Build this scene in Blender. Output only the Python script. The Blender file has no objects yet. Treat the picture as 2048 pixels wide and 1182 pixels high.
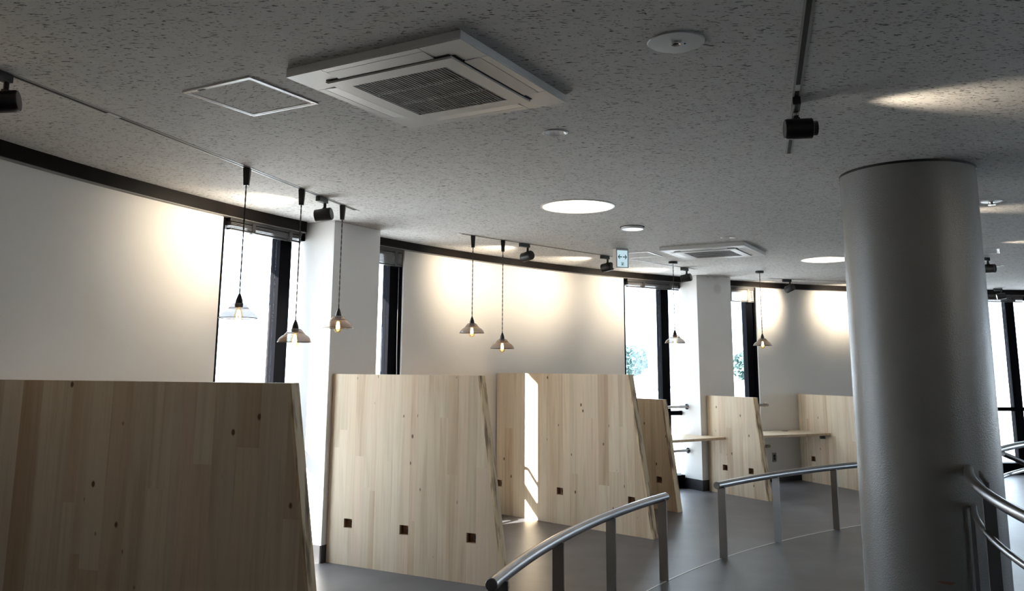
import bpy, bmesh, math, random
from mathutils import Vector, Matrix
from mathutils.geometry import delaunay_2d_cdt

random.seed(7)
sc = bpy.context.scene
COL = sc.collection
rad, cos, sin, pi = math.radians, math.cos, math.sin, math.pi

# ------------------------------------------------------------------ camera
F_PX, PITCH, ROLL, SHIFT_PX, EYE = 1696.0, 0.172, 0.006, -152.0, 1.5
cam_d = bpy.data.cameras.new('camera')
cam_d.sensor_width = 36.0
cam_d.lens = F_PX / 2048 * 36.0
cam_d.shift_y = SHIFT_PX / 2048
cam_d.clip_start = 0.05
cam_d.clip_end = 500
cam = bpy.data.objects.new('camera', cam_d)
COL.objects.link(cam)
_fw = Vector((0, cos(PITCH), sin(PITCH)))
_up = Vector((0, -sin(PITCH), cos(PITCH)))
_rt = Vector((1, 0, 0))
_r = _rt * cos(ROLL) + _up * sin(ROLL)
_u = -_rt * sin(ROLL) + _up * cos(ROLL)
cam.matrix_world = Matrix(((_r.x, _u.x, -_fw.x, 0), (_r.y, _u.y, -_fw.y, 0), (_r.z, _u.z, -_fw.z, EYE), (0, 0, 0, 1)))
sc.camera = cam

# ------------------------------------------------------------------ sky, sun, exposure
world = bpy.data.worlds.new('sky')
sc.world = world
world.use_nodes = True
bg = world.node_tree.nodes['Background']
bg.inputs['Color'].default_value = (0.74, 0.87, 1.0, 1)
bg.inputs['Strength'].default_value = 7.0

SUN_AZ, SUN_EL = 34.3, 21.5           # direction the light travels in plan, elevation
sun_d = bpy.data.lights.new('sun', 'SUN')
sun_d.energy = 36.0
sun_d.angle = rad(0.53)
sun_d.color = (1.0, 0.93, 0.82)
sun = bpy.data.objects.new('sun', sun_d)
COL.objects.link(sun)
_sd = Vector((cos(rad(SUN_AZ)) * cos(rad(SUN_EL)), sin(rad(SUN_AZ)) * cos(rad(SUN_EL)), -sin(rad(SUN_EL))))
sun.rotation_euler = _sd.to_track_quat('-Z', 'Y').to_euler()
sun.location = (-20, -12, 12)

sc.view_settings.view_transform = 'Standard'
sc.view_settings.look = 'None'
sc.view_settings.gamma = 1.0
sc.view_settings.use_curve_mapping = False
sc.view_settings.exposure = 0.56

# ------------------------------------------------------------------ constants of the round building
CX, CY = 8.0, 1.65
RW = 11.12            # inner face of the white boards
ZC = 2.68             # ceiling


def P(r, a, z=0.0):
    return Vector((CX + r * cos(rad(a)), CY + r * sin(rad(a)), z))


# ------------------------------------------------------------------ materials
def new_mat(name):
    m = bpy.data.materials.new(name)
    m.use_nodes = True
    nt = m.node_tree
    b = nt.nodes['Principled BSDF']
    return m, nt, b


def simple(name, col, rough=0.5, metal=0.0, spec=0.5, coat=0.0):
    m, nt, b = new_mat(name)
    b.inputs['Base Color'].default_value = (*col, 1)
    b.inputs['Roughness'].default_value = rough
    b.inputs['Metallic'].default_value = metal
    b.inputs['Specular IOR Level'].default_value = spec
    b.inputs['Coat Weight'].default_value = coat
    return m


def N(nt, t, **kw):
    n = nt.nodes.new(t)
    for k, v in kw.items():
        setattr(n, k, v)
    return n


def ramp(nt, stops, interp='LINEAR'):
    n = nt.nodes.new('ShaderNodeValToRGB')
    cr = n.color_ramp
    cr.interpolation = interp
    while len(cr.elements) < len(stops):
        cr.elements.new(0.5)
    for e, (p, c) in zip(cr.elements, stops):
        e.position = p
        e.color = (*c, 1) if len(c) == 3 else c
    return n


def mat_varied(name, c0, c1, scale=3.0, rough=0.6, bump=0.0, bscale=60, detail=3, spec=0.4, coat=0.0, rvar=0.0):
    m, nt, b = new_mat(name)
    tc = N(nt, 'ShaderNodeTexCoord')
    no = N(nt, 'ShaderNodeTexNoise')
    no.inputs['Scale'].default_value = scale
    no.inputs['Detail'].default_value = detail
    nt.links.new(tc.outputs['Object'], no.inputs['Vector'])
    r = ramp(nt, [(0.3, c0), (0.7, c1)])
    nt.links.new(no.outputs['Fac'], r.inputs['Fac'])
    nt.links.new(r.outputs['Color'], b.inputs['Base Color'])
    b.inputs['Roughness'].default_value = rough
    b.inputs['Specular IOR Level'].default_value = spec
    b.inputs['Coat Weight'].default_value = coat
    if rvar:
        mr = N(nt, 'ShaderNodeMapRange')
        mr.inputs['To Min'].default_value = rough - rvar
        mr.inputs['To Max'].default_value = rough + rvar
        nt.links.new(no.outputs['Fac'], mr.inputs['Value'])
        nt.links.new(mr.outputs['Result'], b.inputs['Roughness'])
    if bump:
        n2 = N(nt, 'ShaderNodeTexNoise')
        n2.inputs['Scale'].default_value = bscale
        n2.inputs['Detail'].default_value = 2
        nt.links.new(tc.outputs['Object'], n2.inputs['Vector'])
        bp = N(nt, 'ShaderNodeBump')
        bp.inputs['Strength'].default_value = bump
        bp.inputs['Distance'].default_value = 0.005
        nt.links.new(n2.outputs['Fac'], bp.inputs['Height'])
        nt.links.new(bp.outputs['Normal'], b.inputs['Normal'])
    return m


def mat_ceiling():
    """rock-wool acoustic board: pale grey with short worm-like pits"""
    m, nt, b = new_mat('acoustic_ceiling_board')
    tc = N(nt, 'ShaderNodeTexCoord')
    pits = None
    for rot, sx, sy, seed in ((24, 26, 92, 0.0), (-8, 30, 105, 7.3), (62, 34, 110, 3.1)):
        mp = N(nt, 'ShaderNodeMapping')
        mp.inputs['Rotation'].default_value = (0, 0, rad(rot))
        mp.inputs['Scale'].default_value = (sx, sy, 1)
        mp.inputs['Location'].default_value = (seed, seed * 2, seed)
        nt.links.new(tc.outputs['Object'], mp.inputs['Vector'])
        no = N(nt, 'ShaderNodeTexNoise')
        no.inputs['Scale'].default_value = 1.0
        no.inputs['Detail'].default_value = 2.0
        no.inputs['Roughness'].default_value = 0.5
        no.inputs['Distortion'].default_value = 0.4
        nt.links.new(mp.outputs['Vector'], no.inputs['Vector'])
        r = ramp(nt, [(0.645, (0, 0, 0)), (0.69, (1, 1, 1))])
        nt.links.new(no.outputs['Fac'], r.inputs['Fac'])
        if pits is None:
            pits = r.outputs['Color']
        else:
            mx = N(nt, 'ShaderNodeMath', operation='MAXIMUM')
            nt.links.new(pits, mx.inputs[0])
            nt.links.new(r.outputs['Color'], mx.inputs[1])
            pits = mx.outputs[0]
    big = N(nt, 'ShaderNodeTexNoise')
    big.inputs['Scale'].default_value = 14
    big.inputs['Detail'].default_value = 4
    nt.links.new(tc.outputs['Object'], big.inputs['Vector'])
    base = ramp(nt, [(0.3, (0.60, 0.585, 0.57)), (0.7, (0.66, 0.645, 0.63))])
    nt.links.new(big.outputs['Fac'], base.inputs['Fac'])
    mix = N(nt, 'ShaderNodeMix', data_type='RGBA')
    nt.links.new(pits, mix.inputs['Factor'])
    nt.links.new(base.outputs['Color'], mix.inputs['A'])
    mix.inputs['B'].default_value = (0.09, 0.085, 0.08, 1)
    nt.links.new(mix.outputs['Result'], b.inputs['Base Color'])
    b.inputs['Roughness'].default_value = 0.75
    b.inputs['Specular IOR Level'].default_value = 0.35
    bp = N(nt, 'ShaderNodeBump', invert=True)
    bp.inputs['Strength'].default_value = 0.5
    bp.inputs['Distance'].default_value = 0.004
    nt.links.new(pits, bp.inputs['Height'])
    nt.links.new(bp.outputs['Normal'], b.inputs['Normal'])
    return m


def mat_wood(name='cypress_board', dark=False):
    m, nt, b = new_mat(name)
    tc = N(nt, 'ShaderNodeTexCoord')
    oi = N(nt, 'ShaderNodeObjectInfo')
    off = N(nt, 'ShaderNodeVectorMath', operation='SCALE')
    comb = N(nt, 'ShaderNodeCombineXYZ')
    for k in 'XYZ':
        nt.links.new(oi.outputs['Random'], comb.inputs[k])
    nt.links.new(comb.outputs[0], off.inputs[0])
    off.inputs['Scale'].default_value = 37.0
    add = N(nt, 'ShaderNodeVectorMath', operation='ADD')
    nt.links.new(tc.outputs['Object'], add.inputs[0])
    nt.links.new(off.outputs[0], add.inputs[1])
    # long grain
    mp = N(nt, 'ShaderNodeMapping')
    mp.inputs['Scale'].default_value = (42, 42, 1.3)
    nt.links.new(add.outputs[0], mp.inputs['Vector'])
    g = N(nt, 'ShaderNodeTexNoise')
    g.inputs['Scale'].default_value = 1.0
    g.inputs['Detail'].default_value = 5
    g.inputs['Distortion'].default_value = 0.6
    nt.links.new(mp.outputs[0], g.inputs['Vector'])
    # flame figure
    mp2 = N(nt, 'ShaderNodeMapping')
    mp2.inputs['Scale'].default_value = (9, 9, 0.7)
    nt.links.new(add.outputs[0], mp2.inputs['Vector'])
    g2 = N(nt, 'ShaderNodeTexNoise')
    g2.inputs['Scale'].default_value = 1.0
    g2.inputs['Detail'].default_value = 2
    g2.inputs['Distortion'].default_value = 1.0
    nt.links.new(mp2.outputs[0], g2.inputs['Vector'])
    if dark:
        tint = ramp(nt, [(0.0, (0.40, 0.27, 0.14)), (0.5, (0.52, 0.37, 0.21)), (1.0, (0.45, 0.31, 0.17))])
    else:
        tint = ramp(nt, [(0.0, (0.56, 0.42, 0.285)), (0.25, (0.68, 0.56, 0.41)), (0.5, (0.61, 0.50, 0.365)), (0.75, (0.71, 0.60, 0.45)), (1.0, (0.64, 0.475, 0.345))])
    nt.links.new(oi.outputs['Random'], tint.inputs['Fac'])
    gr = ramp(nt, [(0.25, (0.86, 0.84, 0.80)), (0.55, (1, 1, 1)), (0.8, (0.93, 0.91, 0.88))])
    nt.links.new(g.outputs['Fac'], gr.inputs['Fac'])
    m1 = N(nt, 'ShaderNodeMix', data_type='RGBA', blend_type='MULTIPLY')
    m1.inputs['Factor'].default_value = 1
    nt.links.new(tint.outputs['Color'], m1.inputs['A'])
    nt.links.new(gr.outputs['Color'], m1.inputs['B'])
    fr = ramp(nt, [(0.30, (0.80, 0.74, 0.68)), (0.5, (1, 1, 1)), (0.72, (1.0, 0.97, 0.93))])
    nt.links.new(g2.outputs['Fac'], fr.inputs['Fac'])
    m2 = N(nt, 'ShaderNodeMix', data_type='RGBA', blend_type='MULTIPLY')
    m2.inputs['Factor'].default_value = 0.8
    nt.links.new(m1.outputs['Result'], m2.inputs['A'])
    nt.links.new(fr.outputs['Color'], m2.inputs['B'])
    # knots
    mp3 = N(nt, 'ShaderNodeMapping')
    mp3.inputs['Scale'].default_value = (7.0, 7.0, 4.4)
    nt.links.new(add.outputs[0], mp3.inputs['Vector'])
    vo = N(nt, 'ShaderNodeTexVoronoi')
    vo.inputs['Scale'].default_value = 1.0
    nt.links.new(mp3.outputs[0], vo.inputs['Vector'])
    kn = ramp(nt, [(0.05, (1, 1, 1)), (0.085, (0, 0, 0))])
    nt.links.new(vo.outputs['Distance'], kn.inputs['Fac'])
    m3 = N(nt, 'ShaderNodeMix', data_type='RGBA')
    nt.links.new(kn.outputs['Color'], m3.inputs['Factor'])
    nt.links.new(m2.outputs['Result'], m3.inputs['A'])
    m3.inputs['B'].default_value = (0.13, 0.07, 0.035, 1)
    nt.links.new(m3.outputs['Result'], b.inputs['Base Color'])
    b.inputs['Roughness'].default_value = 0.5
    b.inputs['Specular IOR Level'].default_value = 0.35
    bp = N(nt, 'ShaderNodeBump')
    bp.inputs['Strength'].default_value = 0.08
    bp.inputs['Distance'].default_value = 0.002
    nt.links.new(g.outputs['Fac'], bp.inputs['Height'])
    nt.links.new(bp.outputs['Normal'], b.inputs['Normal'])
    return m


def mat_wood_edge():
    m, nt, b = new_mat('cypress_waney_edge')
    tc = N(nt, 'ShaderNodeTexCoord')
    mp = N(nt, 'ShaderNodeMapping')
    mp.inputs['Scale'].default_value = (22, 22, 3.2)
    nt.links.new(tc.outputs['Object'], mp.inputs['Vector'])
    no = N(nt, 'ShaderNodeTexNoise')
    no.inputs['Scale'].default_value = 1
    no.inputs['Detail'].default_value = 4
    nt.links.new(mp.outputs[0], no.inputs['Vector'])
    r = ramp(nt, [(0.34, (0.16, 0.095, 0.05)), (0.44, (0.42, 0.29, 0.16)), (0.52, (0.66, 0.50, 0.30)), (0.8, (0.72, 0.57, 0.37))])
    nt.links.new(no.outputs['Fac'], r.inputs['Fac'])
    nt.links.new(r.outputs['Color'], b.inputs['Base Color'])
    b.inputs['Roughness'].default_value = 0.6
    return m


def mat_steel(name, col=(0.55, 0.54, 0.53), rough=0.3):
    m, nt, b = new_mat(name)
    b.inputs['Base Color'].default_value = (*col, 1)
    b.inputs['Metallic'].default_value = 1.0
    b.inputs['Roughness'].default_value = rough
    return m


def mat_glass(name, tint=(0.97, 0.99, 1.0), refl=0.10):
    m = bpy.data.materials.new(name)
    m.use_nodes = True
    nt = m.node_tree
    nt.nodes.remove(nt.nodes['Principled BSDF'])
    out = nt.nodes['Material Output']
    tr = N(nt, 'ShaderNodeBsdfTransparent')
    tr.inputs['Color'].default_value = (*tint, 1)
    gl = N(nt, 'ShaderNodeBsdfGlossy')
    gl.inputs['Roughness'].default_value = 0.02
    lw = N(nt, 'ShaderNodeLayerWeight')
    lw.inputs['Blend'].default_value = 0.5
    pw = N(nt, 'ShaderNodeMath', operation='POWER')
    nt.links.new(lw.outputs['Facing'], pw.inputs[0])
    pw.inputs[1].default_value = 4.0
    fr = N(nt, 'ShaderNodeMath', operation='MULTIPLY_ADD')
    nt.links.new(pw.outputs[0], fr.inputs[0])
    fr.inputs[1].default_value = 0.3
    fr.inputs[2].default_value = 0.03
    mx = N(nt, 'ShaderNodeMixShader')
    nt.links.new(fr.outputs[0], mx.inputs[0])
    nt.links.new(tr.outputs[0], mx.inputs[1])
    nt.links.new(gl.outputs[0], mx.inputs[2])
    nt.links.new(mx.outputs[0], out.inputs['Surface'])
    return m


def mat_mesh_wire():
    """fine woven wire: dark strands with open gaps"""
    m = bpy.data.materials.new('woven_wire')
    m.use_nodes = True
    nt = m.node_tree
    b = nt.nodes['Principled BSDF']
    out = nt.nodes['Material Output']
    b.inputs['Base Color'].default_value = (0.17, 0.165, 0.175, 1)
    b.inputs['Roughness'].default_value = 0.45
    tc = N(nt, 'ShaderNodeTexCoord')
    no = N(nt, 'ShaderNodeTexNoise')
    no.inputs['Scale'].default_value = 900
    no.inputs['Detail'].default_value = 1
    nt.links.new(tc.outputs['Object'], no.inputs['Vector'])
    r = ramp(nt, [(0.40, (0.58, 0.58, 0.58)), (0.60, (0.78, 0.78, 0.78))])
    nt.links.new(no.outputs['Fac'], r.inputs['Fac'])
    tr = N(nt, 'ShaderNodeBsdfTransparent')
    mx = N(nt, 'ShaderNodeMixShader')
    nt.links.new(r.outputs['Color'], mx.inputs[0])
    nt.links.new(tr.outputs[0], mx.inputs[1])
    nt.links.new(b.outputs[0], mx.inputs[2])
    nt.links.new(mx.outputs[0], out.inputs['Surface'])
    return m


def emit(name, col, strength):
    m = bpy.data.materials.new(name)
    m.use_nodes = True
    nt = m.node_tree
    nt.nodes.remove(nt.nodes['Principled BSDF'])
    e = N(nt, 'ShaderNodeEmission')
    e.inputs['Color'].default_value = (*col, 1)
    e.inputs['Strength'].default_value = strength
    nt.links.new(e.outputs[0], nt.nodes['Material Output'].inputs['Surface'])
    return m


def mat_column():
    m, nt, b = new_mat('column_gloss_paint')
    tc = N(nt, 'ShaderNodeTexCoord')
    no = N(nt, 'ShaderNodeTexNoise')
    no.inputs['Scale'].default_value = 150
    no.inputs['Detail'].default_value = 2
    nt.links.new(tc.outputs['Object'], no.inputs['Vector'])
    bp = N(nt, 'ShaderNodeBump')
    bp.inputs['Strength'].default_value = 0.6
    bp.inputs['Distance'].default_value = 0.003
    nt.links.new(no.outputs['Fac'], bp.inputs['Height'])
    nt.links.new(bp.outputs['Normal'], b.inputs['Normal'])
    n2 = N(nt, 'ShaderNodeTexNoise')
    n2.inputs['Scale'].default_value = 2.2
    nt.links.new(tc.outputs['Object'], n2.inputs['Vector'])
    r = ramp(nt, [(0.3, (0.205, 0.20, 0.192)), (0.7, (0.235, 0.229, 0.221))])
    nt.links.new(n2.outputs['Fac'], r.inputs['Fac'])
    nt.links.new(r.outputs['Color'], b.inputs['Base Color'])
    b.inputs['Roughness'].default_value = 0.27
    b.inputs['Specular IOR Level'].default_value = 0.55
    return m


def mat_stained():
    m = M_PL.copy()
    m.name = 'white_pillar_cloth_damp'
    nt = m.node_tree
    b = nt.nodes['Principled BSDF']
    src = b.inputs['Base Color'].links[0].from_socket
    tc = N(nt, 'ShaderNodeTexCoord')
    fac = None
    for loc, sc_ in (((0, -0.06, 2.52), 0.085), ((0, -0.03, 2.72), 0.10), ((0, 0.10, 2.69), 0.05)):
        vm = N(nt, 'ShaderNodeVectorMath', operation='DISTANCE')
        nt.links.new(tc.outputs['Object'], vm.inputs[0])
        vm.inputs[1].default_value = loc
        mr = N(nt, 'ShaderNodeMapRange')
        mr.inputs['From Min'].default_value = sc_ * 0.5
        mr.inputs['From Max'].default_value = sc_
        mr.inputs['To Min'].default_value = 0.30
        mr.inputs['To Max'].default_value = 0.0
        nt.links.new(vm.outputs['Value'], mr.inputs['Value'])
        if fac is None:
            fac = mr.outputs[0]
        else:
            mx = N(nt, 'ShaderNodeMath', operation='MAXIMUM')
            nt.links.new(fac, mx.inputs[0])
            nt.links.new(mr.outputs[0], mx.inputs[1])
            fac = mx.outputs[0]
    mix = N(nt, 'ShaderNodeMix', data_type='RGBA')
    nt.links.new(fac, mix.inputs['Factor'])
    nt.links.new(src, mix.inputs['A'])
    mix.inputs['B'].default_value = (0.28, 0.26, 0.22, 1)
    nt.links.new(mix.outputs['Result'], b.inputs['Base Color'])
    return m


M_PL = mat_varied('white_pillar_cloth', (0.70, 0.68, 0.66), (0.75, 0.73, 0.71), 1.5, 0.6, 0.06, 140)
M = {
    'ceiling': mat_ceiling(),
    'wood': mat_wood(),
    'wood_edge': mat_wood_edge(),
    'shelf_wood': mat_wood('shelf_board'),
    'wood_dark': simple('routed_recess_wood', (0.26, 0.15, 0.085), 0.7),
    'board': mat_varied('white_wall_board', (0.70, 0.665, 0.62), (0.74, 0.705, 0.66), 1.2, 0.55, 0.05, 120),
    'plaster': M_PL,
    'plaster_stain': mat_stained(),
    'outer_white': simple('outer_render', (0.72, 0.73, 0.76), 0.8),
    'floor': mat_varied('grey_vinyl_floor', (0.070, 0.070, 0.081), (0.142, 0.138, 0.150), 2.6, 0.40, 0.03, 30, 6, 0.5, 0, 0.06),
    'floor_in': mat_varied('slate_vinyl_floor', (0.055, 0.059, 0.072), (0.125, 0.128, 0.143), 2.1, 0.42, 0.03, 30, 6, 0.5, 0, 0.06),
    'joint': simple('floor_joint_metal', (0.55, 0.54, 0.53), 0.45, 0.3),
    'black': simple('black_satin', (0.012, 0.011, 0.012), 0.42),
    'fascia': mat_varied('dark_brown_fascia', (0.005, 0.0038, 0.0033), (0.010, 0.007, 0.006), 6, 0.42, spec=0.08),
    'lip': simple('grey_fascia_lip', (0.16, 0.155, 0.15), 0.5),
    'frame': simple('black_window_frame', (0.0025, 0.0025, 0.004), 0.5, 0, 0.02),
    'skirting': simple('black_skirting', (0.022, 0.022, 0.026), 0.45),
    'glass': mat_glass('window_glass'),
    'blind': simple('blind_slats', (0.20, 0.19, 0.19), 0.35, 0.5),
    'blind_dark': simple('blind_rail', (0.03, 0.028, 0.027), 0.4, 0.2),
    'white_plastic': simple('white_plastic', (0.62, 0.61, 0.60), 0.4),
    'white_metal': simple('white_painted_metal', (0.66, 0.65, 0.64), 0.35),
    'grille': simple('grille_slat', (0.34, 0.33, 0.325), 0.45),
    'slot': simple('dark_slot', (0.008, 0.008, 0.009), 0.7),
    'track': simple('track_grey_aluminium', (0.33, 0.32, 0.31), 0.4, 0.2),
    'lampblack': simple('lamp_black', (0.010, 0.010, 0.011), 0.38),
    'lens': emit('spot_lens_glow', (1.0, 0.90, 0.72), 3.0),
    'steel': mat_steel('brushed_steel', (0.34, 0.335, 0.34), 0.27),
    'steel_post': mat_steel('brushed_steel_post', (0.23, 0.225, 0.225), 0.42),
    'chrome': mat_steel('chrome', (0.65, 0.65, 0.66), 0.15),
    'grey_plate': simple('grey_plate', (0.42, 0.415, 0.41), 0.4),
    'dim_lamp': emit('dim_lamp_glow', (1.0, 0.97, 0.92), 1.6),
    'mirror': simple('faceted_reflector', (0.85, 0.85, 0.86), 0.45, 0.6),
    'column': mat_column(),
    'wire': mat_mesh_wire(),
    'bulb': mat_glass('amber_bulb_glass', (1.0, 0.86, 0.62)),
    'filament': emit('glowing_filament', (1.0, 0.62, 0.25), 60.0),
    'downlight': emit('downlight_diffuser', (1.0, 0.91, 0.74), 5.5),
    'sign_face': emit('sign_face_glow', (0.66, 0.90, 1.0), 0.55),
    'sign_green': simple('sign_green', (0.0, 0.13, 0.09), 0.5),
    'outlet_grey': simple('outlet_grey', (0.22, 0.22, 0.22), 0.5),
    'concrete': mat_varied('outdoor_concrete', (0.55, 0.55, 0.55), (0.66, 0.66, 0.65), 0.4, 0.9),
    'house': simple('house_wall', (0.62, 0.64, 0.68), 0.8),
    'house_roof': simple('house_roof', (0.30, 0.33, 0.40), 0.7),
    'leaf': mat_varied('tree_leaves', (0.05, 0.095, 0.09), (0.10, 0.17, 0.165), 3, 0.6),
    'bark': simple('tree_bark', (0.22, 0.17, 0.14), 0.9),
    'scuff': simple('scuff_brown', (0.20, 0.10, 0.06), 0.7),
}


# ------------------------------------------------------------------ mesh helpers
class MB:
    def __init__(s):
        s.v, s.f = [], []

    def quadlist(s, vs, fs):
        o = len(s.v)
        s.v += [tuple(v) for v in vs]
        s.f += [tuple(i + o for i in f) for f in fs]
        return s

    def box(s, x0, x1, y0, y1, z0, z1):
        vs = [(x, y, z) for z in (z0, z1) for y in (y0, y1) for x in (x0, x1)]
        return s.quadlist(vs, [(0, 2, 3, 1), (4, 5, 7, 6), (0, 1, 5, 4), (2, 6, 7, 3), (0, 4, 6, 2), (1, 3, 7, 5)])

    def prism(s, poly, z0, z1, axis='z'):
        """extrude a 2-D polygon; axis 'z' -> (x,y); axis 'y' -> poly is (x,z)"""
        n = len(poly)
        if axis == 'z':
            vs = [(x, y, z0) for x, y in poly] + [(x, y, z1) for x, y in poly]
        elif axis == 'y':
            vs = [(x, z0, z) for x, z in poly] + [(x, z1, z) for x, z in poly]
        else:
            vs = [(z0, x, y) for x, y in poly] + [(z1, x, y) for x, y in poly]
        fs = [tuple(range(n - 1, -1, -1)), tuple(range(n, 2 * n))] + [(i, (i + 1) % n, n + (i + 1) % n, n + i) for i in range(n)]
        return s.quadlist(vs, fs)

    def lathe(s, prof, seg=32, cap0=False, cap1=False, c=(0, 0, 0)):
        n = len(prof)
        vs, fs = [], []
        for i in range(seg):
            a = 2 * pi * i / seg
            for r, z in prof:
                vs.append((c[0] + r * cos(a), c[1] + r * sin(a), c[2] + z))
        for i in range(seg):
            j = (i + 1) % seg
            for k in range(n - 1):
                fs.append((i * n + k, j * n + k, j * n + k + 1, i * n + k + 1))
        if cap0:
            fs.append(tuple(i * n for i in range(seg - 1, -1, -1)))
        if cap1:
            fs.append(tuple(i * n + n - 1 for i in range(seg)))
        return s.quadlist(vs, fs)

    def tube(s, pts, r, seg=12, cap=True):
        pts = [Vector(p) for p in pts]
        n = len(pts)
        vs, fs = [], []
        ref = Vector((0, 0, 1))
        for i, p in enumerate(pts):
            t = (pts[min(i + 1, n - 1)] - pts[max(i - 1, 0)]).normalized()
            rf = ref if abs(t.dot(ref)) < 0.95 else Vector((1, 0, 0))
            a = t.cross(rf).normalized()
            b = a.cross(t).normalized()
            rr = r[i] if isinstance(r, (list, tuple)) else r
            for k in range(seg):
                th = 2 * pi * k / seg
                vs.append(p + (a * cos(th) + b * sin(th)) * rr)
        for i in range(n - 1):
            for k in range(seg):
                l = (k + 1) % seg
                fs.append((i * seg + k, i * seg + l, (i + 1) * seg + l, (i + 1) * seg + k))
        if cap:
            fs.append(tuple(range(seg - 1, -1, -1)))
            fs.append(tuple((n - 1) * seg + k for k in range(seg)))
        return s.quadlist(vs, fs)

    def ringwall(s, r0, r1, a0, a1, z0, z1, step=1.5, closed=False):
        """curved prism between radii and angles about the building centre"""
        n = max(1, int(math.ceil(abs(a1 - a0) / step)))
        vs, fs = [], []
        m = n if closed else n + 1
        for i in range(m):
            a = a0 + (a1 - a0) * i / n
            for r, z in ((r0, z0), (r1, z0), (r1, z1), (r0, z1)):
                vs.append(P(r, a, z))
        for i in range(n):
            j = (i + 1) % m
            for k in range(4):
                l = (k + 1) % 4
                fs.append((i * 4 + k, j * 4 + k, j * 4 + l, i * 4 + l))
        if not closed:
            fs.append((0, 1, 2, 3))
            fs.append((n * 4 + 3, n * 4 + 2, n * 4 + 1, n * 4))
        return s.quadlist(vs, fs)

    def segbox(s, p0, p1, z0, z1, t0, t1):
        """box along plan segment p0-p1, offset t0..t1 to its left side"""
        a = Vector(p0[:2])
        b = Vector(p1[:2])
        d = (b - a).normalized()
        n = Vector((-d.y, d.x))
        pl = [a + n * t0, b + n * t0, b + n * t1, a + n * t1]
        return s.prism([(p.x, p.y) for p in pl], z0, z1)

    def build(s, name, mat, parent=None, smooth=False, bevel=0.0):
        me = bpy.data.meshes.new(name)
        me.from_pydata(s.v, [], s.f)
        bm = bmesh.new()
        bm.from_mesh(me)
        bmesh.ops.recalc_face_normals(bm, faces=bm.faces)
        if bevel:
            es = [e for e in bm.edges if len(e.link_faces) == 2 and e.calc_face_angle(0) > 0.6]
            bmesh.ops.bevel(bm, geom=es, offset=bevel, segments=2, affect='EDGES', profile=0.6)
        bm.to_mesh(me)
        bm.free()
        if smooth:
            me.polygons.foreach_set('use_smooth', [True] * len(me.polygons))
            me.set_sharp_from_angle(angle=rad(35))
        me.materials.append(mat)
        o = bpy.data.objects.new(name, me)
        COL.objects.link(o)
        if parent:
            o.parent = parent
        return o


def tag(o, label, cat, group=None):
    o['label'] = label
    o['category'] = cat
    if group:
        o['group'] = group
    return o


def thing(name, label, cat, loc=(0, 0, 0), rotz=0.0, group=None):
    o = bpy.data.objects.new(name, None)
    o.empty_display_size = 0.1
    COL.objects.link(o)
    o.location = loc
    o.rotation_euler = (0, 0, rotz)
    return tag(o, label, cat, group)


def struct(o):
    o['kind'] = 'structure'
    return o


def struct_root(name):
    o = bpy.data.objects.new(name, None)
    COL.objects.link(o)
    return struct(o)


def link_copy(src, parent, mat=None):
    c = src.copy()
    COL.objects.link(c)
    c.parent = parent
    return c


# ------------------------------------------------------------------ structure: floor and ceiling
def annulus(r0, r1, z, step=1.5):
    b = MB()
    n = 240
    vs, fs = [], []
    for i in range(n):
        a = 360 * i / n
        vs += [P(r0, a, z), P(r1, a, z)]
    for i in range(n):
        j = (i + 1) % n
        fs.append((2 * i, 2 * i + 1, 2 * j + 1, 2 * j))
    return b.quadlist(vs, fs)


RJ = 8.36
struct(annulus(RJ + 0.008, 11.6, 0.0).build('floor', M['floor']))
b = MB()
b.quadlist([P(RJ - 0.004, 1.5 * i, 0.0) for i in range(240)], [tuple(range(240))])
struct(b.build('floor_inner', M['floor_in']))
struct(MB().ringwall(RJ - 0.004, RJ + 0.008, 0, 360, -0.01, 0.0025, 1.5, True).build('trim_1', M['joint']))

# ceiling with real openings for the recessed fittings
HOLES = [  # x, y, radius
    (0.487, 6.207, 0.262), (3.448, 9.231, 0.262),       # large round downlights
    (0.217, 4.188, 0.055), (1.981, 7.685, 0.060),       # small downlights
]
verts, edges = [], []


def loop(pts):
    o = len(verts)
    verts.extend(Vector(p) for p in pts)
    n = len(pts)
    edges.extend((o + i, o + (i + 1) % n) for i in range(n))


loop([P(11.6, 3 * i)[:2] for i in range(120)])
for hx, hy, hr in HOLES:
    loop([(hx + hr * cos(2 * pi * i / 48), hy + hr * sin(2 * pi * i / 48)) for i in range(48)])
rv, re_, rf, *_ = delaunay_2d_cdt(verts, edges, [], 0, 1e-5)
b = MB()
keep = []
for f in rf:
    c = sum((Vector(rv[i]) for i in f), Vector((0, 0))) / len(f)
    if all((c - Vector((hx, hy))).length > hr * 0.985 for hx, hy, hr in HOLES):
        keep.append(tuple(f))
b.quadlist([(v[0], v[1], ZC) for v in rv], keep)
ceil = struct(b.build('ceiling', M['ceiling']))
for p in ceil.data.polygons:
    if p.normal.z > 0:
        p.flip()
b = MB()
b.quadlist([P(11.8, 3 * i, ZC + 0.35) for i in range(120)], [tuple(range(120))])
b.ringwall(11.6, 11.8, 0, 360, ZC, ZC + 0.35, 3, True)
struct(b.build('ceiling_slab', M['outer_white']))

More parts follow.
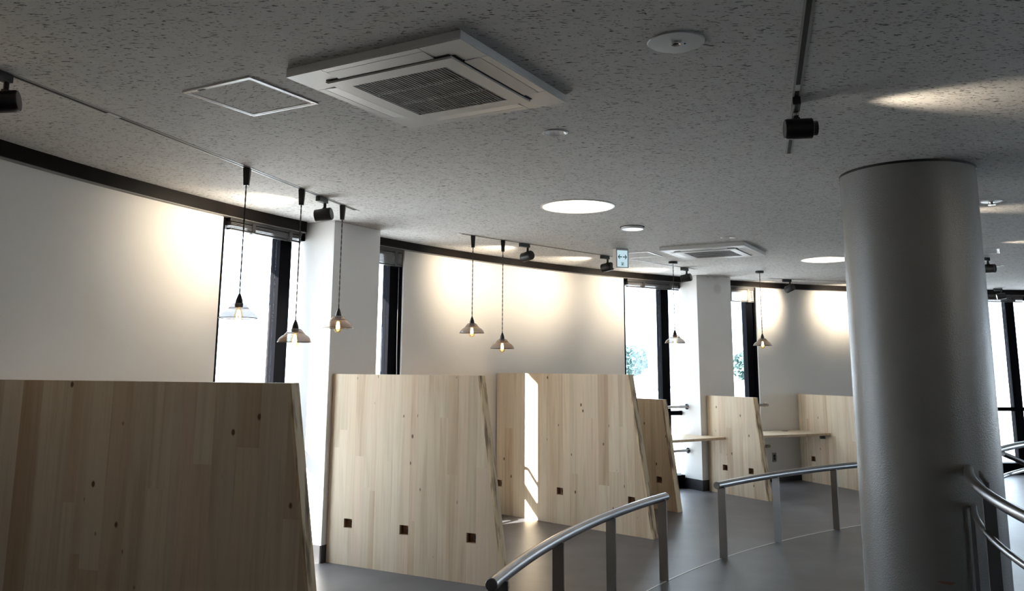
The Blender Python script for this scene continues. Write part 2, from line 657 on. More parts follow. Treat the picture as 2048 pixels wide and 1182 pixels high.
# ------------------------------------------------------------------ walls: white boards between the window bays
BAYS = [(155.8, 144.35), (126.4, 114.5)] + [(96.4 - 30 * k, 84.6 - 30 * k) for k in range(4)] + [(-53.6, -65.4)]   # window openings (angles)
bs = ['left', 'middle', 'right', 'far', 'far_right', 'rear_right', 'rear_far', 'rear_middle', 'rear_near', 'rear', 'rear_left', 'near_left']
segs = [(BAYS[-1][1] + 360, BAYS[0][0])]
for i in range(len(BAYS) - 1):
    segs.append((BAYS[i][1], BAYS[i + 1][0]))
for nm, (a0, a1) in zip(['wall_' + n for n in bs], segs):
    w = struct(MB().ringwall(RW, 11.335, a0, a1, 0, ZC).build(nm, M['board'], smooth=True))
for nm, (a0, a1) in zip(bs, segs):
    struct(MB().ringwall(RW - 0.012, RW + 0.01, a0 - 0.02, a1 + 0.02, 0, 0.13).build('baseboard_' + nm, M['skirting'], smooth=True))

# dark fascia that runs under the ceiling, its ends stop at the pillars
for k, (a0, a1) in enumerate([(205, 151.25), (147.75, 121.25), (118.0, 91.4), (88.4, -70)]):
    zb = 2.592 if k == 0 else 2.606
    f = struct(MB().ringwall(RW - 0.045, RW + 0.03, a0, a1, zb, ZC).build('trim_%d' % (k + 2), M['fascia'], smooth=True))
    MB().ringwall(RW - 0.045, RW + 0.02, a0, a1, zb - 0.005, zb).build('lip', M['lip'], f, smooth=True)

# ------------------------------------------------------------------ windows
PILLAR_A = [149.45] + [119.75 - 30 * k for k in range(11)]
RG = 11.20


def window(n, a0, a1, pa):
    w = struct_root('window_%d' % n)
    m1, m2 = a0 - 3.82, a1 + 0.44
    R0, R1 = RG - 0.06, RG + 0.07
    hw = 0.34
    MB().ringwall(R0, R1, a0, a0 - 0.22, 0, 2.62).build('jamb', M['frame'], w)
    MB().ringwall(R0, R1, a1 + 0.16, a1, 0, 2.62).build('jamb', M['frame'], w)
    MB().ringwall(R0 + 0.02, R1 - 0.02, m1 + hw, m1 - hw, 0, 2.62).build('mullion', M['frame'], w)
    MB().ringwall(R0 + 0.02, R1 - 0.02, m2 + hw, m2 - hw, 0, 2.62).build('mullion', M['frame'], w)
    MB().ringwall(R0, R1 + 0.01, a0, a1, 2.53, ZC).build('window_head', M['frame'], w)
    MB().ringwall(R0, R1 + 0.05, a0, a1, 0, 0.16).build('window_sill', M['frame'], w)
    spans = [(a0 - 0.22, m1 + hw), (m1 - hw, m2 + hw), (m2 - hw, a1 + 0.16)]
    for s0, s1 in spans:
        MB().ringwall(R0 + 0.02, R1 - 0.02, s0, s1, 0.90, 0.955).build('transom', M['frame'], w)
        MB().ringwall(RG - 0.004, RG + 0.004, s0, s1, 0.955, 2.53).build('pane', M['glass'], w)
        MB().ringwall(RG - 0.004, RG + 0.004, s0, s1, 0.16, 0.90).build('pane', M['glass'], w)
    return w


for i, ((a0, a1), pa) in enumerate(zip(BAYS, PILLAR_A)):
    window(i + 1, a0, a1, pa)

# ------------------------------------------------------------------ square pillars in front of the glass
pil_lab = ['white square pillar behind the second tall wooden partition, its left side sunlit',
           'white square pillar beside the wooden desk tops with a damp stain at its top',
           'white square pillar in the far window bay behind the round column',
           'white square pillar out of sight on the far side', 'white square pillar by the last window bay']
for i, (pa, lb) in enumerate(zip(PILLAR_A[:3], pil_lab)):
    base = P(10.81, pa)
    t = thing('pillar', lb, 'pillar', base, rad(pa), 'square pillars in the window bays')
    MB().box(0, 0.40, -0.295, 0.295, 0, ZC).build('pillar_shaft', M['plaster_stain'] if i == 1 else M['plaster'], t, bevel=0.006)
    s = MB().box(-0.008, 0.40, -0.303, 0.303, 0, 0.13).build('skirting', M['skirting'], t)
    # corner bead along the left front corner
    MB().box(-0.003, 0.012, 0.286, 0.298, 0.13, ZC).build('corner_bead', M['white_metal'], t)

# ------------------------------------------------------------------ round column
COLX, COLY, COLR = 2.41, 5.067, 0.379
t = thing('round_column', 'thick round column in glossy grey paint standing in the foreground', 'column', (COLX, COLY, 0))
MB().lathe([(COLR, 0), (COLR, ZC - 0.012)], 96, True, True).build('column_shaft', M['column'], t, smooth=True)
MB().lathe([(COLR + 0.004, ZC - 0.014), (COLR + 0.004, ZC)], 96, True, True).build('ceiling_seal', M['black'], t, smooth=True)
# chipped scuff low on its near face
b = MB()
for i, (da, z0, z1) in enumerate([(0, 0.400, 0.402), (4, 0.392, 0.404), (9, 0.386, 0.402), (13, 0.396, 0.400)]):
    aa = rad(245 + da)
    b.v += [(cos(aa) * (COLR + 0.0012), sin(aa) * (COLR + 0.0012), z0), (cos(aa) * (COLR + 0.0012), sin(aa) * (COLR + 0.0012), z1)]
b.f += [(0, 2, 3, 1), (2, 4, 5, 3), (4, 6, 7, 5)]
b.build('scuff_mark', M['scuff'], t)


# ------------------------------------------------------------------ wooden partitions, plank by plank
def clip(poly, a, b_, c):
    """keep a*x+b*z<=c"""
    out = []
    n = len(poly)
    for i in range(n):
        p, q = poly[i], poly[(i + 1) % n]
        dp, dq = a * p[0] + b_ * p[1] - c, a * q[0] + b_ * q[1] - c
        if dp <= 1e-9:
            out.append(p)
        if (dp < -1e-9 and dq > 1e-9) or (dp > 1e-9 and dq < -1e-9):
            k = dp / (dp - dq)
            out.append((p[0] + (q[0] - p[0]) * k, p[1] + (q[1] - p[1]) * k))
    return out


def partition(label, ang, r_wall, r_bot, r_top, h, holes, group, seed, thick=0.075):
    rnd = random.Random(seed)
    t = thing('wooden_partition', label, 'partition', P(r_wall, ang), rad(ang + 180), group)
    sb, st = r_wall - r_bot, r_wall - r_top
    ew = 0.016                                   # edge strip width
    hz0, hz1 = 0.272, 0.340
    hs = sorted((r_wall - r - 0.04, r_wall - r + 0.04) for r in holes)
    # column boundaries
    cuts, x = [0.0], 0.0
    while x < sb:
        x += rnd.choice((0.055, 0.07, 0.085, 0.10, 0.12)) + rnd.uniform(-0.008, 0.008)
        cuts.append(min(x, sb))
    for h0, h1 in hs:
        cuts = [c for c in cuts if not (h0 - 0.03 < c < h1 + 0.03)] + [h0, h1]
    cuts = sorted(set(cuts))
    if cuts[-1] < sb:
        cuts.append(sb)
    for c0, c1 in zip(cuts[:-1], cuts[1:]):
        if c1 - c0 < 0.004:
            continue
        hole = any(abs(c0 - h0) < 1e-6 for h0, h1 in hs)
        if hole:
            zs = [(0, hz0), (hz1, h)]
        elif rnd.random() < 0.55:
            zj = rnd.uniform(0.25, 0.8) * h
            zs = [(0, zj), (zj, h)]
        else:
            zs = [(0, h)]
        for z0, z1 in zs:
            poly = [(c0, z0), (c1, z0), (c1, z1), (c0, z1)]
            # x + (sb-st)/h*z <= sb-ew
            poly = clip(poly, 1.0, (sb - st) / h, sb - ew)
            if len(poly) < 3:
                continue
            pr = rnd.uniform(0.0, 0.0007)
            MB().prism(poly, -pr, thick + pr, 'y').build('plank', M['wood'], t)
    # solid edge strip with bark-brown streaks
    MB().prism([(sb - ew, 0), (sb, 0), (st, h), (st - ew, h)], -0.0008, thick + 0.0008, 'y').build('edge_strip', M['wood_edge'], t)
    for h0, h1 in hs:
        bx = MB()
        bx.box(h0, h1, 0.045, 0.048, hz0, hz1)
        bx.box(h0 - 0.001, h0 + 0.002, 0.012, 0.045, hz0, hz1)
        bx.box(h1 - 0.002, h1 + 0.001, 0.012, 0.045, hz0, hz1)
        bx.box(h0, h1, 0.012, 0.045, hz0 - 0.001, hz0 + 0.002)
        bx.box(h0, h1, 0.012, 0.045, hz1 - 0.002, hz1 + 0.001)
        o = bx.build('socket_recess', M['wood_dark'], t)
        MB().tube([(h1 - 0.018, 0.03, hz0), (h1 - 0.017, 0.026, hz0 + 0.022), (h1 - 0.02, 0.022, hz0 + 0.03), (h1 - 0.019, 0.020, hz0 + 0.045)], [0.006, 0.006, 0.009, 0.007], 8).build('cable_stub', M['black'], o)
    return t


GT, GL = 'tall wooden partitions', 'low wooden partitions around the desks'
partition('tall wooden partition nearest the camera, in shade, filling the lower left corner', 165.6, 11.10, 9.09, 9.302, 1.42, [], GT, 11)
partition('tall wooden partition against the white pillar with three socket holes', 150.75, 10.805, 9.21, 9.43, 1.435, [10.60, 10.07, 9.485], GT, 23)
partition('tall wooden partition crossed by a narrow vertical strip of sunlight', 137.2, 11.10, 9.17, 9.41, 1.435, [11.065, 10.245, 9.40], GT, 37)
partition('low dark-shaded wooden partition just behind the sunlit tall one', 129.14, 11.10, 9.88, 10.06, 1.158, [10.13], GL, 41)
partition('low wooden partition in front of the second pillar between the two desk tops', 120.80, 10.80, 9.85, 10.02, 1.158, [10.52, 10.10], GL, 53)
partition('low wooden partition partly hidden behind the round grey column', 111.25, 11.10, 9.60, 9.78, 1.152, [10.85], GL, 67)

# ------------------------------------------------------------------ desk tops between the low partitions
zt, th_ = 0.668, 0.030


def desk(label, pts, part):
    t = thing('desk_top', label, 'desk', (pts[0][0], pts[0][1], zt - th_), 0, 'built-in desk tops')
    loc = [(p[0] - pts[0][0], p[1] - pts[0][1]) for p in pts]
    MB().prism(loc, 0, th_).build('board', M['shelf_wood'], t, bevel=0.003)
    return t


def off(a, r, d):
    """point at angle/radius shifted d metres towards smaller angles"""
    p = P(r, a)
    return (p.x + sin(rad(a)) * d, p.y - cos(rad(a)) * d)


pl2 = 119.75
c_l = P(10.81, pl2)
tn = Vector((-sin(rad(pl2)), cos(rad(pl2)), 0))
rn = Vector((cos(rad(pl2)), sin(rad(pl2)), 0))
cfl = c_l + tn * 0.297 - rn * 0.002
cbl = cfl + rn * 0.27
cfr = c_l - tn * 0.297 - rn * 0.002
cbr = cfr + rn * 0.27
front = 10.50
ptsA = [off(129.14, front, 0.077), off(120.80, front, -0.001), off(120.80, 10.79, -0.001), tuple(cfl[:2]), tuple(cbl[:2])]
ptsA += [tuple(P(11.09, a)[:2]) for a in (122.5, 124.5, 126.5)] + [off(129.14, 11.09, 0.077)]
desk('light wooden desk top reaching from the dark low partition to the second pillar', ptsA, 0)
ptsB = [off(120.80, front, 0.077), off(111.25, front, -0.001), off(111.25, 11.09, -0.001)]
ptsB += [tuple(P(11.09, a)[:2]) for a in (113.5, 115.5, 117.0)] + [tuple(cbr[:2]), tuple(cfr[:2]), off(120.80, 10.79, 0.077)]
d2 = desk('light wooden desk top between two low partitions with a cable grommet', ptsB, 0)
g = P(10.98, 113.1, zt)
gl = MB().lathe([(0.045, 0.0), (0.045, 0.004), (0.03, 0.006)], 20, True, True)
go = gl.build('cable_grommet', M['blind'], d2, smooth=True)
go.location = (g.x - ptsB[0][0], g.y - ptsB[0][1], th_)
# bracket under its far end
bk = P(10.56, 111.7, 0.0)
bo = MB().box(-0.03, 0.03, -0.02, 0.02, -0.045, 0).build('shelf_bracket', M['blind_dark'], d2)
bo.location = (bk.x - ptsB[0][0], bk.y - ptsB[0][1], 0)

# wall socket plate under the second desk
sp = P(RW - 0.006, 113.5, 0.316)
t = thing('wall_socket', 'small grey socket plate low on the white wall under the desk', 'socket', sp, rad(113.5))
MB().box(0, 0.006, -0.036, 0.036, -0.06, 0.06).build('plate', M['outlet_grey'], t, bevel=0.002)
MB().box(-0.002, 0.001, -0.014, 0.014, -0.035, -0.005).build('outlet', M['slot'], t)
MB().box(-0.002, 0.001, -0.014, 0.014, 0.005, 0.035).build('outlet', M['slot'], t)


# ------------------------------------------------------------------ guard bars across the windows
def guard_bar(label, a_from, a_to, z, wall_first, group):
    """steel bar; one end on the pillar side, the other bent to a flange on the white board"""
    r = 11.04
    t = thing('guard_bar', label, 'guard bar', P(r, a_from, z), 0, group)
    o = P(r, a_from, z)
    if wall_first:      # flange on the board at a_from, plain end at pillar a_to
        pts = [P(RW - 0.001, a_from, z)] + [P(r + 0.02, a_from - 0.02, z), P(r, a_from - 0.12, z)]
        n = 10
        pts += [P(r, a_from - 0.12 + (a_to - a_from + 0.12) * i / n, z) for i in range(1, n + 1)]
        fl_c, fl_n = P(RW - 0.001, a_from, z), -Vector((cos(rad(a_from)), sin(rad(a_from)), 0))
        e_c = P(r, a_to, z)
    else:
        n = 10
        pts = [P(r, a_from + (a_to + 0.12 - a_from) * i / n, z) for i in range(n + 1)]
        pts += [P(r + 0.02, a_to + 0.02, z), P(RW - 0.001, a_to, z)]
        fl_c, fl_n = P(RW - 0.001, a_to, z), -Vector((cos(rad(a_to)), sin(rad(a_to)), 0))
        e_c = P(r, a_from, z)
    MB().tube([p - o for p in pts], 0.017, 12).build('bar', M['steel'], t, smooth=True)
    MB().tube([fl_c - o, fl_c + fl_n * 0.010 - o], 0.036, 20).build('flange', M['chrome'], t, smooth=True)
    tg = Vector((-sin(rad(119)), cos(rad(119)), 0))
    e2 = e_c + (o - e_c).normalized() * 0.012 if wall_first else e_c + (P(r, a_to, z) - e_c).normalized() * 0.012
    MB().tube([e_c - o, e2 - o], 0.036, 20).build('flange', M['chrome'], t, smooth=True)
    return t


for z, hl in ((1.012, 'upper'), (0.47, 'lower')):
    guard_bar('%s steel guard bar across the window left of the second pillar' % hl, 126.9, 121.36, z, True, 'steel guard bars at the windows')
    guard_bar('%s steel guard bar across the narrow window right of the second pillar' % hl, 118.12, 114.1, z, False, 'steel guard bars at the windows')
    guard_bar('%s steel guard bar across the window right of the first pillar' % hl, 147.85, 143.95, z, False, 'steel guard bars at the windows')


# ------------------------------------------------------------------ raised venetian blinds
def blind(label, a0, a1, z_low):
    pa, pb = P(RW + 0.02, a0), P(RW + 0.02, a1)
    t = thing('raised_blind', label, 'blind', ((pa.x + pb.x) / 2, (pa.y + pb.y) / 2, z_low), 0, 'raised blinds at the window heads')
    o = Vector(t.location)
    a, c = (pa - o), (pb - o)
    H = 2.606 - z_low
    d = (c - a).normalized()

    def q(k):
        return a + (c - a) * k
    MB().segbox(a, c, H - 0.042, H, -0.045, 0.005).build('head_rail', M['blind_dark'], t)
    n = max(3, int((H - 0.042 - 0.02) / 0.009))
    top = H - 0.046
    for i in range(n):
        z = 0.018 + (top - 0.018) * (i + 0.2) / n
        MB().segbox(q(0.01), q(0.985), z, z + 0.0035, -0.045, 0.003).build('slat', M['blind'], t)
    MB().segbox(q(0.01), q(0.985), 0, 0.014, -0.04, 0.0).build('bottom_rail', M['blind_dark'], t)
    for k in (0.28, 0.80):
        MB().segbox(q(k), q(k) + d * 0.035, 0.0, H - 0.03, -0.05, 0.006).build('ladder_tape', M['blind_dark'], t)
    for k in (0.15, 0.9):
        MB().segbox(q(k), q(k) + d * 0.02, H - 0.05, H + 0.004, 0.004, 0.012).build('bracket', M['lampblack'], t)
    return t


blind('dark venetian blind pulled up over the large window left of the first pillar', 155.55, 151.4, 2.50)
blind('dark venetian blind bunched above the narrow window right of the first pillar', 147.6, 144.6, 2.435)
blind('pale lit venetian blind pulled up over the window left of the second pillar', 126.15, 121.5, 2.498)
blind('dark venetian blind bunched above the narrow window right of the second pillar', 117.9, 114.75, 2.395)
blind('venetian blind pulled up above the far window right of the round column', 96.1, 91.6, 2.50)

# dangling blind cord beside the narrow window
cp = P(RW - 0.005, 144.75)
b = MB().tube([(0, 0, 2.43), (0.0, 0.0, 1.9), (0.003, 0.002, 1.6), (0.012, 0.01, 1.2), (0.02, 0.015, 0.9)], 0.004, 6)
co = b.build('blind_cord', M['black'])
co.location = (cp.x, cp.y, 0)
tag(co, 'thin black blind cord hanging beside the narrow window right of the first pillar', 'cord')


# ------------------------------------------------------------------ handrails of the curved ramp
def railing(label, r, zc, a_list_posts, a0, a1, rad_tube=0.029, post_w=0.065):
    o = P(r, a0)
    t = thing('railing', label, 'railing', o, 0, 'low steel railings along the curved floor edge')
    n = int(abs(a1 - a0) / 0.8) + 1
    pts = [P(r, a0 + (a1 - a0) * i / n, zc) - o for i in range(n + 1)]
    hr = MB().tube(pts, rad_tube, 20).build('handrail', M['steel'], t, smooth=True)
    for e, nx in ((0, 1), (-1, -2)):
        p = pts[e]
        d = (pts[e] - pts[nx]).normalized()
        MB().tube([p, p + d * 0.004], [rad_tube * 0.99, rad_tube * 0.9], 20).build('end_cap', M['steel_post'], hr, smooth=True)
    for a in a_list_posts:
        c = P(r, a) - o
        u = Vector((cos(rad(a)), sin(rad(a)), 0))
        tg = Vector((-sin(rad(a)), cos(rad(a)), 0))
        w, k = post_w / 2, 0.006
        pl = [c + u * w + tg * k, c - u * w + tg * k, c - u * w - tg * k, c + u * w - tg * k]
        MB().prism([(p.x, p.y) for p in pl], 0, zc - rad_tube * 0.55).build('post', M['steel_post'], t)
    return t


railing('low curved steel railing in front of the sunlit partition, three posts showing', 8.38, 0.572, [163.6, 157.4, 151.4, 145.4], 164.6, 145.0)
railing('low curved steel railing running behind the round column from the middle', 8.34, 0.572, [139.0, 132.7, 126.1, 119.8], 139.55, 117.0)

# inner railing at the column: an upper and a lower rail that die into the column
RI = 6.33
o = P(RI, 175)
t = thing('stair_railing', 'steel stair railing with two rails that ends at the round column, right edge', 'railing', o)
ang_col = 151.3
up_pts = [P(RI, 175 + (ang_col - 175) * i / 24, 0.976) - o for i in range(25)]
MB().tube(up_pts, 0.024, 16).build('handrail', M['steel'], t, smooth=True)
lo_pts = [P(RI - 0.01, 175 + (ang_col + 0.1 - 175) * i / 24, 0.79) - o for i in range(25)]
MB().tube(lo_pts, 0.015, 12).build('lower_rail', M['steel'], t, smooth=True)
for a, ztop, w in ((159.0, 0.96, 0.05), (151.6, 0.79, 0.02), (170, 0.97, 0.05)):
    c = P(RI - (0.03 if w > 0.03 else 0), a) - o
    u = Vector((cos(rad(a)), sin(rad(a)), 0))
    tg = Vector((-sin(rad(a)), cos(rad(a)), 0))
    pl = [c + u * w / 2 + tg * 0.008, c - u * w / 2 + tg * 0.008, c - u * w / 2 - tg * 0.008, c + u * w / 2 - tg * 0.008]
    MB().prism([(p.x, p.y) for p in pl], 0, ztop).build('post', M['steel_post'], t)
# flat bracket plate from the post head back to the column
p0, p1 = P(RI - 0.055, 157.2, 0), P(RI - 0.05, 152.6, 0)
MB().segbox(p0 - o, p1 - o, 0.955, 0.985, -0.004, 0.004).build('bracket_plate', M['steel_post'], t)

o = P(RI, 143.2)
t = thing('stair_railing', 'steel stair railing seen beyond the round column before the far window', 'railing', o)
MB().tube([P(RI, 143.2 - 24 * i / 24, 0.972) - o for i in range(25)], 0.022, 14).build('handrail', M['steel'], t, smooth=True)
MB().tube([P(RI - 0.01, 143.2 - 24 * i / 24, 0.80) - o for i in range(25)], 0.014, 10).build('lower_rail', M['steel'], t, smooth=True)
MB().tube([P(RI + 0.0, 137.5, 0.94) - o, P(RI - 0.05, 136.5, 0.90) - o, P(RI - 0.08, 135.4, 0.86) - o, P(RI - 0.09, 134.9, 0.80) - o, P(RI - 0.09, 134.8, 0.0) - o], 0.018, 12).build('bent_post', M['steel_post'], t, smooth=True)
for a in (131.0, 124.0, 119.5):
    c = P(RI, a) - o
    MB().box(c.x - 0.02, c.x + 0.02, c.y - 0.01, c.y + 0.01, 0, 0.96).build('post', M['steel_post'], t)


# ------------------------------------------------------------------ air-conditioning cassettes
def cassette(label, x, y, rot, detail):
    t = thing('air_conditioner', label, 'air conditioner', (x, y, ZC - 0.036), rad(rot), 'ceiling air conditioners')
    HH = 0.42
    # panel body as a frame round the intake
    MB().box(-HH, HH, -HH, HH, 0.004, 0.036).build('panel_body', M['white_plastic'], t, bevel=0.004)
    MB().box(-HH + 0.003, HH - 0.003, -HH + 0.003, HH - 0.003, 0.0030, 0.0040).build('seam_gap', M['slot'], t)
    # four corner covers
    c0 = 0.236
    for sx in (-1, 1):
        for sy in (-1, 1):
            pl = [(sx * HH, sy * c0), (sx * HH, sy * HH), (sx * c0, sy * HH), (sx * c0, sy * 0.325), (sx * 0.325, sy * c0)]
            MB().prism(pl, -0.001, 0.0045).build('corner_cover', M['white_plastic'], t)
    # four edge strips + air flaps with a dark slot at their inner side
    for k in range(4):
        R = Matrix.Rotation(k * pi / 2, 4, 'Z')
        a = MB().box(-0.233, 0.233, 0.386, HH, -0.001, 0.0045).build('edge_strip', M['white_plastic'], t)
        a.matrix_local = R
        a = MB().quadlist([(-0.233, 0.383, -0.001), (0.233, 0.383, -0.001), (0.233, 0.316, -0.006), (-0.233, 0.316, -0.006),
                           (-0.233, 0.383, 0.0045), (0.233, 0.383, 0.0045), (0.233, 0.316, 0.0045), (-0.233, 0.316, 0.0045)],
                          [(0, 1, 2, 3), (7, 6, 5, 4), (0, 4, 5, 1), (1, 5, 6, 2), (2, 6, 7, 3), (3, 7, 4, 0)]).build('air_flap', M['white_plastic'], t)
        a.matrix_local = R
        a = MB().box(-0.30, 0.30, 0.304, 0.317, -0.0035, 0.0045).build('air_slot', M['slot'], t)
        a.matrix_local = R
    # intake panel: four rails round the grille
    ip, gr = 0.303, 0.232
    fr = MB()
    fr.box(-ip, ip, gr, ip, -0.012, 0.004).box(-ip, ip, -ip, -gr, -0.012, 0.004)
    fr.box(-ip, -gr, -gr, gr, -0.012, 0.004).box(gr, ip, -gr, gr, -0.012, 0.004)
    fr.build('intake_frame', M['white_plastic'], t)
    MB().box(-gr, gr, -gr, gr, 0.0025, 0.0038).build('filter', M['slot'], t)
    n = 30 if detail else 24
    src = MB().box(-0.0022, 0.0022, -gr, gr, -0.010, -0.007).build('grille_slat', M['grille'], t)
    src.location.x = -gr + 2 * gr * 0.5 / n
    for i in range(1, n):
        c = link_copy(src, t)
        c.location.x = -gr + 2 * gr * (i + 0.5) / n
    for yy in (-0.078, 0.078):
        MB().box(-gr, gr, yy - 0.0025, yy + 0.0025, -0.0095, 0.001).build('grille_bar', M['grille'], t)
    return t


cassette('large square white ceiling air conditioner nearest the camera, upper left of centre', -0.341, 3.424, -30, True)
cassette('farther square white ceiling air conditioner above the second railing', 2.04, 8.508, -30, False)


def hatch(label, x, y, s, rot):
    t = thing('access_hatch', label, 'ceiling hatch', (x, y, ZC - 0.006), rad(rot), 'ceiling access hatches')
    h = s / 2
    for k in range(4):
        a = MB().prism([(-h, h), (h, h), (h - 0.012, h - 0.012), (-h + 0.012, h - 0.012)], 0, 0.006).build('outer_frame', M['white_metal'], t)
        a.matrix_local = Matrix.Rotation(k * pi / 2, 4, 'Z')
        g = h - 0.015
        a = MB().prism([(-g, g), (g, g), (g - 0.008, g - 0.008), (-g + 0.008, g - 0.008)], 0.001, 0.006).build('inner_frame', M['white_metal'], t)
        a.matrix_local = Matrix.Rotation(k * pi / 2, 4, 'Z')
    MB().box(-h + 0.016, h - 0.016, -h + 0.016, h - 0.016, 0.0035, 0.0045).build('panel', M['ceiling'], t)
    la = MB().box(-0.02, 0.02, h - 0.022, h - 0.008, -0.001, 0.003).build('latch', M['slot'], t)
    la.matrix_local = Matrix.Rotation(pi, 4, 'Z') @ Matrix.Translation((0.10, 0, 0))
    return t


hatch('square white-framed ceiling hatch beside the near air conditioner', -1.166, 3.641, 0.412, -30)
hatch('small white-framed ceiling hatch behind the hanging green arrow sign', 1.33, 8.93, 0.41, -30)
hatch('white-framed ceiling hatch just right of the round column, mostly hidden', 4.72, 8.55, 0.42, -30)


# ------------------------------------------------------------------ round ceiling fittings
def big_downlight(label, x, y):
    t = thing('downlight', label, 'ceiling light', (x, y, ZC), 0, 'large round downlights')
    MB().lathe([(0.262, 0.0), (0.275, 0.0), (0.276, -0.004), (0.262, -0.006), (0.260, 0.0)], 64).build('trim_ring', M['white_metal'], t, smooth=True)
    MB().lathe([(0.2605, 0.0), (0.255, 0.055)], 64).build('reflector', M['white_metal'], t, smooth=True)
    MB().lathe([(0.255, 0.055), (0.0, 0.055)], 64).build('diffuser', M['downlight'], t)
    MB().lathe([(0.27, 0.002), (0.27, 0.09), (0.0, 0.09)], 32).build('housing', M['white_metal'], t)
    return t


big_downlight('large round warm ceiling downlight left of the flat white disc', 0.487, 6.207)
big_downlight('large round warm ceiling downlight half hidden behind the round column', 3.448, 9.231)


def small_downlight(label, x, y, r):
    t = thing('recessed_spot', label, 'ceiling light', (x, y, ZC), 0, 'small recessed downlights')
    MB().lathe([(r * 0.86, 0.0), (r, 0.0), (r * 1.02, -0.003), (r * 0.9, -0.006), (r * 0.85, 0.0)], 40).build('trim_ring', M['white_metal'], t, smooth=True)
    MB().lathe([(r * 0.86, 0.0), (r * 0.62, 0.03), (r * 0.3, 0.05), (0.0, 0.055)], 12).build('reflector', M['mirror'], t)
    MB().lathe([(0.022, 0.046), (0.016, 0.030), (0.0, 0.026)], 12).build('lamp', M['dim_lamp'], t)
    return t


small_downlight('small recessed silver downlight below the near air conditioner', 0.217, 4.188, 0.064)
small_downlight('small recessed white downlight above the farther air conditioner', 1.981, 7.685, 0.068)


def disc_plate(label, x, y, r, drop, nm, cat, nozzle):
    t = thing(nm, label, cat, (x, y, ZC), 0)
    MB().lathe([(r, 0.0), (r, -drop * 0.6), (r * 0.975, -drop), (0.0, -drop - 0.001)], 48).build('plate', M['grey_plate'] if nozzle else M['white_metal'], t, smooth=True)
    if nozzle:
        MB().lathe([(0.018, -drop), (0.017, -drop - 0.006), (0.011, -drop - 0.004), (0.010, -drop - 0.001)], 20).build('lens_ring', M['chrome'], t, smooth=True)
        MB().lathe([(0.010, -drop - 0.001), (0.007, -drop - 0.004), (0.0, -drop - 0.005)], 16).build('lens', M['slot'], t, smooth=True)
        MB().box(0.030, 0.036, -0.003, 0.003, -drop - 0.003, -drop).build('test_button', M['slot'], t)
    else:
        MB().lathe([(r * 1.1, 0.0), (r * 1.1, -0.004), (r, -0.004)], 48).build('mounting_ring', M['slot'], t, smooth=True)
    return t


disc_plate('round ceiling plate with a tiny lens, upper right of the near air conditioner', 0.597, 2.953, 0.104, 0.007, 'emergency_light', 'emergency light', True)
disc_plate('flat white ceiling disc hung slightly below the ceiling beside the arrow sign', 1.025, 7.127, 0.094, 0.022, 'smoke_detector', 'detector', False)
t = thing('sprinkler', 'small sprinkler head with a round plate right of the column top', 'sprinkler', (3.40, 5.90, ZC))
MB().lathe([(0.07, 0.0), (0.068, -0.006), (0.03, -0.010), (0.0, -0.010)], 32).build('plate', M['white_metal'], t, smooth=True)
MB().lathe([(0.02, -0.010), (0.018, -0.022), (0.024, -0.026), (0.024, -0.030), (0.0, -0.032)], 20).build('head', M['chrome'], t, smooth=True)
t = thing('ceiling_speaker', 'small round white ceiling plate low beside the column, far right', 'speaker', (5.56, 9.66, ZC))
MB().lathe([(0.075, 0.0), (0.072, -0.008), (0.0, -0.010)], 32).build('plate', M['white_metal'], t, smooth=True)
MB().lathe([(0.045, -0.009), (0.040, -0.014), (0.0, -0.014)], 24).build('grille', M['grille'], t, smooth=True)


# ------------------------------------------------------------------ lighting tracks
def track(label, p0, p1, joints=()):
    a, c = Vector((*p0, 0)), Vector((*p1, 0))
    L = (c - a).length
    t = thing('lighting_track', label, 'track', (a.x, a.y, ZC), math.atan2(c.y - a.y, c.x - a.x), 'ceiling lighting tracks')
    for y0, y1 in ((-0.018, -0.009), (0.009, 0.018)):
        MB().box(0, L, y0, y1, -0.003, 0).build('side_rail', M['track'], t)
    MB().box(0, L, -0.009, 0.009, -0.0034, 0).build('slot', M['slot'], t)
    MB().box(-0.012, 0.03, -0.018, 0.018, -0.0045, 0).build('end_cap', M['white_metal'], t)
    MB().box(L - 0.03, L + 0.012, -0.018, 0.018, -0.0045, 0).build('end_cap', M['white_metal'], t)
    for j in joints:
        MB().box(j - 0.04, j + 0.04, -0.0095, 0.0095, -0.0042, -0.002).build('joint_cover', M['white_metal'], t)
    return t


def online(p0, p1, y):
    k = (y - p0[1]) / (p1[1] - p0[1])
    return (p0[0] + (p1[0] - p0[0]) * k, y)


T1 = ((-2.80, 0.85), (-1.195, 6.43))
T2 = ((-0.48, 7.53), (2.24, 10.24))
T3 = ((3.40, 11.24), (5.60, 11.86))
T4 = ((0.56, 1.2), (1.545, 4.61))
T5 = ((2.45, 5.75), (4.42, 8.19))
track('long ceiling lighting track above the near tall partition, running left', *T1, joints=(3.2,))
track('ceiling lighting track carrying two pendants and three spotlights in the middle', *T2)
track('ceiling lighting track in front of the far wall, running behind the column', *T3)
track('short dark-slotted ceiling track at the upper right with one big spotlight', *T4, joints=(2.35,))
track('ceiling lighting track hidden behind the round column', *T5)


